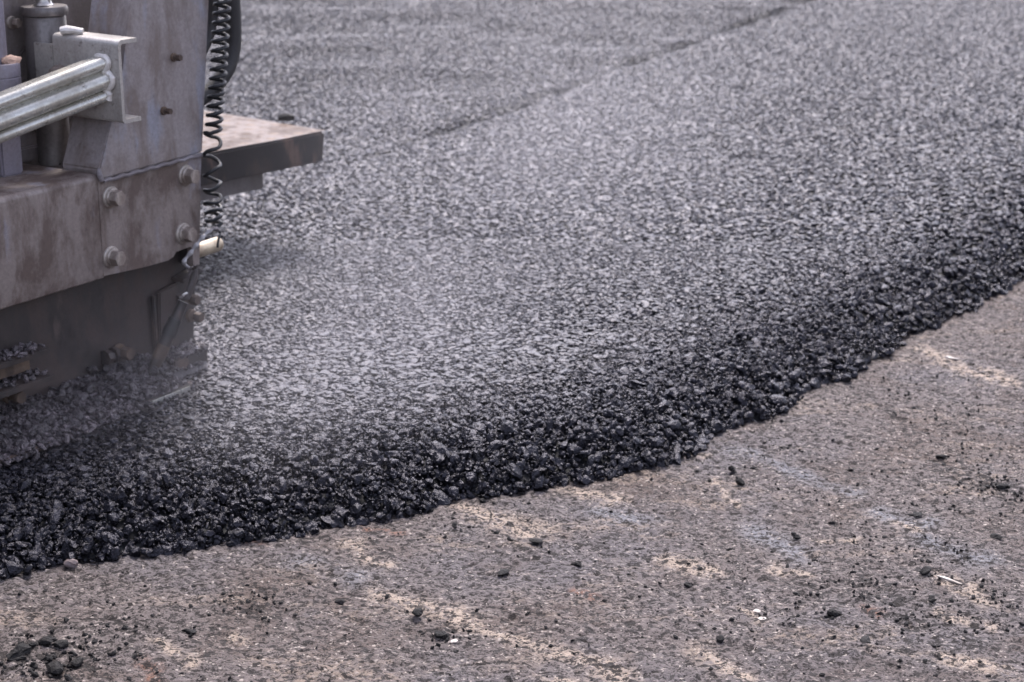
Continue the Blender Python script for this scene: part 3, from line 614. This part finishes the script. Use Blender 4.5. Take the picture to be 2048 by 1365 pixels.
# ------------------------------------------------------------------ debris on the runner shoe and on the beam
def P2W(u, n): return P0[0] + UD[0] * u + ND[0] * n, P0[1] + UD[1] * u + ND[1] * n
n = 5200; u = rng.uniform(-1.0, .135, n); nn = -.118 + .13 * rng.random(n) ** .9
k = ~((u > .02) & (nn > -.06)); u, nn = u[k], nn[k]
hgt = .086 + .060 * np.clip((-.004 - nn) / .115, 0, 1) ** 1.3 * (.75 + .5 * vnoise(u * 14, nn * 20, 2)) * np.clip(1.15 - (u + .1) * 3.0, .35, 1); hgt = np.where((u > -.14) & (nn > -.012), hgt - .012, hgt)
sz = .003 + .0052 * rng.random(len(u)) ** 2
x, y = P2W(u, nn); v1 = stones(np.stack([x, y, hgt - sz * .4], 1), sz, .5, 1, 31, .7)
n = 420; u = rng.uniform(.035, .143, n); nn = rng.uniform(-.106, -.066, n); x, y = P2W(u, nn); sz = .004 + .006 * rng.random(n)
v2 = stones(np.stack([x, y, .124 + rng.random(n) * .018 * (.4 + .6 * vnoise(u * 40, nn * 40, 1))], 1), sz, .5, 1, 32, .8)
n = 260; u = rng.uniform(-.62, -.33, n); nn = rng.uniform(-.118, -.055, n); x, y = P2W(u, nn); sz = .003 + .005 * rng.random(n)
v3 = stones(np.stack([x, y, np.where(rng.random(n) < .5, .25, .197) + rng.random(n) * .008], 1), sz, .5, 1, 33, .8)
n = 1500; u = rng.uniform(-1.0, .02, n); nn = rng.normal(-.008, .018, n); k = (vnoise(u * 11, nn * 0, 5) > .42) & (u < -.13); u, nn = u[k], nn[k]; x, y = P2W(u, nn); sz = .003 + .006 * rng.random(len(u)) ** 2
v4 = stones(np.stack([x, y, .084 + .012 * rng.random(len(u)) - .35 * np.maximum(nn, 0)], 1), sz, .6, 1, 35, .75)
n = 330; u = rng.uniform(-1.0, .02, n); nn = rng.uniform(-.115, -.012, n); x, y = P2W(u, nn); sz = .006 + .008 * rng.random(n) ** 2
v5 = stones(np.stack([x, y, .087 + .060 * np.clip((-.004 - nn) / .115, 0, 1) ** 1.3 + .002], 1), sz, .6, 2, 36, .75, rng.random(n) * .25)
v, f, t, lo = join([v1, v2, v3, v4, v5])
tag(mesh_np('asphalt_debris', v, f, M['debris'], False, {'tone': t, 'loose': lo}), 'dusty purple brown asphalt debris caked on the runner shoe of the paver', 'debris', kind='stuff')
# solid bed under the debris
us = np.linspace(-1.2, .135, 160); ns = np.linspace(-.121, .0, 26); UU, NN = np.meshgrid(us, ns)
HH = .083 + .058 * np.clip((-.004 - NN) / .115, 0, 1) ** 1.3 * (.75 + .5 * vnoise(UU * 14, NN * 20, 2)) * np.clip(1.15 - (UU + .1) * 3.0, .35, 1) - .001 + (vnoise(UU * 90, NN * 90, 3) - .5) * .006
HH = np.minimum(HH, np.where((UU > .02) & (NN > -.06), .05, 9)); X, Y = P2W(UU, NN); i = (np.arange(25)[:, None] * 160 + np.arange(159)[None]).ravel()
bed = mesh_np('debris_bed', np.stack([X, Y, HH], -1).reshape(-1, 3), np.stack([i, i + 160, i + 161, i + 1], 1), M['debris'], True)
tag(bed, 'crushed asphalt fines packed on the runner shoe under the debris', 'debris', kind='stuff')
n = 150; th = rng.uniform(0, 6.28, n); rd = np.abs(rng.normal(0, .018, n)); u = -.062 + rd * np.cos(th) * 1.2; nn = -.20 + rd * np.sin(th); x, y = P2W(u, nn); sz = .002 + .0035 * rng.random(n)
v, f, t, lo = stones(np.stack([x, y, .563 + np.clip(.014 - rd * .5, 0, 1) * rng.random(n)], 1), sz, .6, 1, 34, .8)
tag(mesh_np('crumb_pile', v, f, M['crumb'], False, {'tone': t, 'loose': lo}), 'small pile of black crumbs on the beam ledge beside the cylinder', 'crumbs', kind='stuff')
cx, cy = P2W(-.222, -.212); o = lump('clay_lump', cx, cy, .016, .7, M['clay'], 'orange brown clay lump on the purple grey post flange', 'clay lump', None, 401, 1.6); o.location.z = .783

# ------------------------------------------------------------------ steam over the hot mix
STEAM = [(P2W(-.22, .03), .17, (.42, .17, .17), .20), (P2W(.10, .25), .18, (.85, .55, .30), .22), (P2W(1.3, .05), .40, (1.3, .8, .5), .11)]    # centre, height, radii, density
def steam():
    m = bpy.data.materials.new('steam'); m.use_nodes = True; t = m.node_tree; t.nodes.clear()
    out = t.nodes.new('ShaderNodeOutputMaterial'); pv = t.nodes.new('ShaderNodeVolumePrincipled'); tc = t.nodes.new('ShaderNodeTexCoord')
    pv.inputs['Color'].default_value = (.97, .95, .98, 1); pv.inputs['Anisotropy'].default_value = .35
    L = t.links.new; nz = t.nodes.new('ShaderNodeTexNoise'); nz.inputs['Scale'].default_value = 3.0; nz.inputs['Detail'].default_value = 3
    L(tc.outputs['Object'], nz.inputs['Vector'])
    def mth(op, a, b):
        q = t.nodes.new('ShaderNodeMath'); q.operation = op
        for i, v in enumerate((a, b)):
            if isinstance(v, float): q.inputs[i].default_value = v
            else: L(v, q.inputs[i])
        return q.outputs[0]
    tot = None
    for (cx, cy), cz, rad, den in STEAM:
        sb = t.nodes.new('ShaderNodeVectorMath'); sb.operation = 'SUBTRACT'; L(tc.outputs['Object'], sb.inputs[0]); sb.inputs[1].default_value = (cx, cy, cz)
        ro = t.nodes.new('ShaderNodeVectorRotate'); ro.rotation_type = 'Z_AXIS'; L(sb.outputs[0], ro.inputs['Vector']); ro.inputs['Angle'].default_value = -R(58.34)
        dv = t.nodes.new('ShaderNodeVectorMath'); dv.operation = 'DIVIDE'; L(ro.outputs[0], dv.inputs[0]); dv.inputs[1].default_value = rad
        ln = t.nodes.new('ShaderNodeVectorMath'); ln.operation = 'LENGTH'; L(dv.outputs[0], ln.inputs[0])
        a = t.nodes.new('ShaderNodeMapRange'); a.interpolation_type = 'SMOOTHSTEP'; L(ln.outputs['Value'], a.inputs[0]); a.inputs[1].default_value = 1.0; a.inputs[2].default_value = .1; a.inputs[3].default_value = 0; a.inputs[4].default_value = den
        tot = a.outputs[0] if tot is None else mth('ADD', tot, a.outputs[0])
    c = t.nodes.new('ShaderNodeMapRange'); L(nz.outputs['Fac'], c.inputs[0]); c.inputs[1].default_value = .36; c.inputs[2].default_value = .66; c.inputs[3].default_value = .25; c.inputs[4].default_value = 1.3
    L(mth('MULTIPLY', tot, c.outputs[0]), pv.inputs['Density']); L(pv.outputs[0], out.inputs['Volume']); return m
b = bmesh.new(); bmesh.ops.create_icosphere(b, subdivisions=4, radius=1)
ca, sa = math.cos(R(58.34)), math.sin(R(58.34)); ccx, ccy = P2W(.85, .05)
for q in b.verts:
    u_, v_ = q.co.x * 1.9, q.co.y * .95; q.co = Vector((ccx + u_ * ca - v_ * sa, ccy + u_ * sa + v_ * ca, .40 + q.co.z * .56))
me = bpy.data.meshes.new('steam'); b.to_mesh(me); b.free(); me.materials.append(steam())
o = bpy.data.objects.new('steam', me); COL.objects.link(o)
tag(o, 'thin pale steam drifting over the hot asphalt beside and behind the paver', 'steam', kind='stuff')
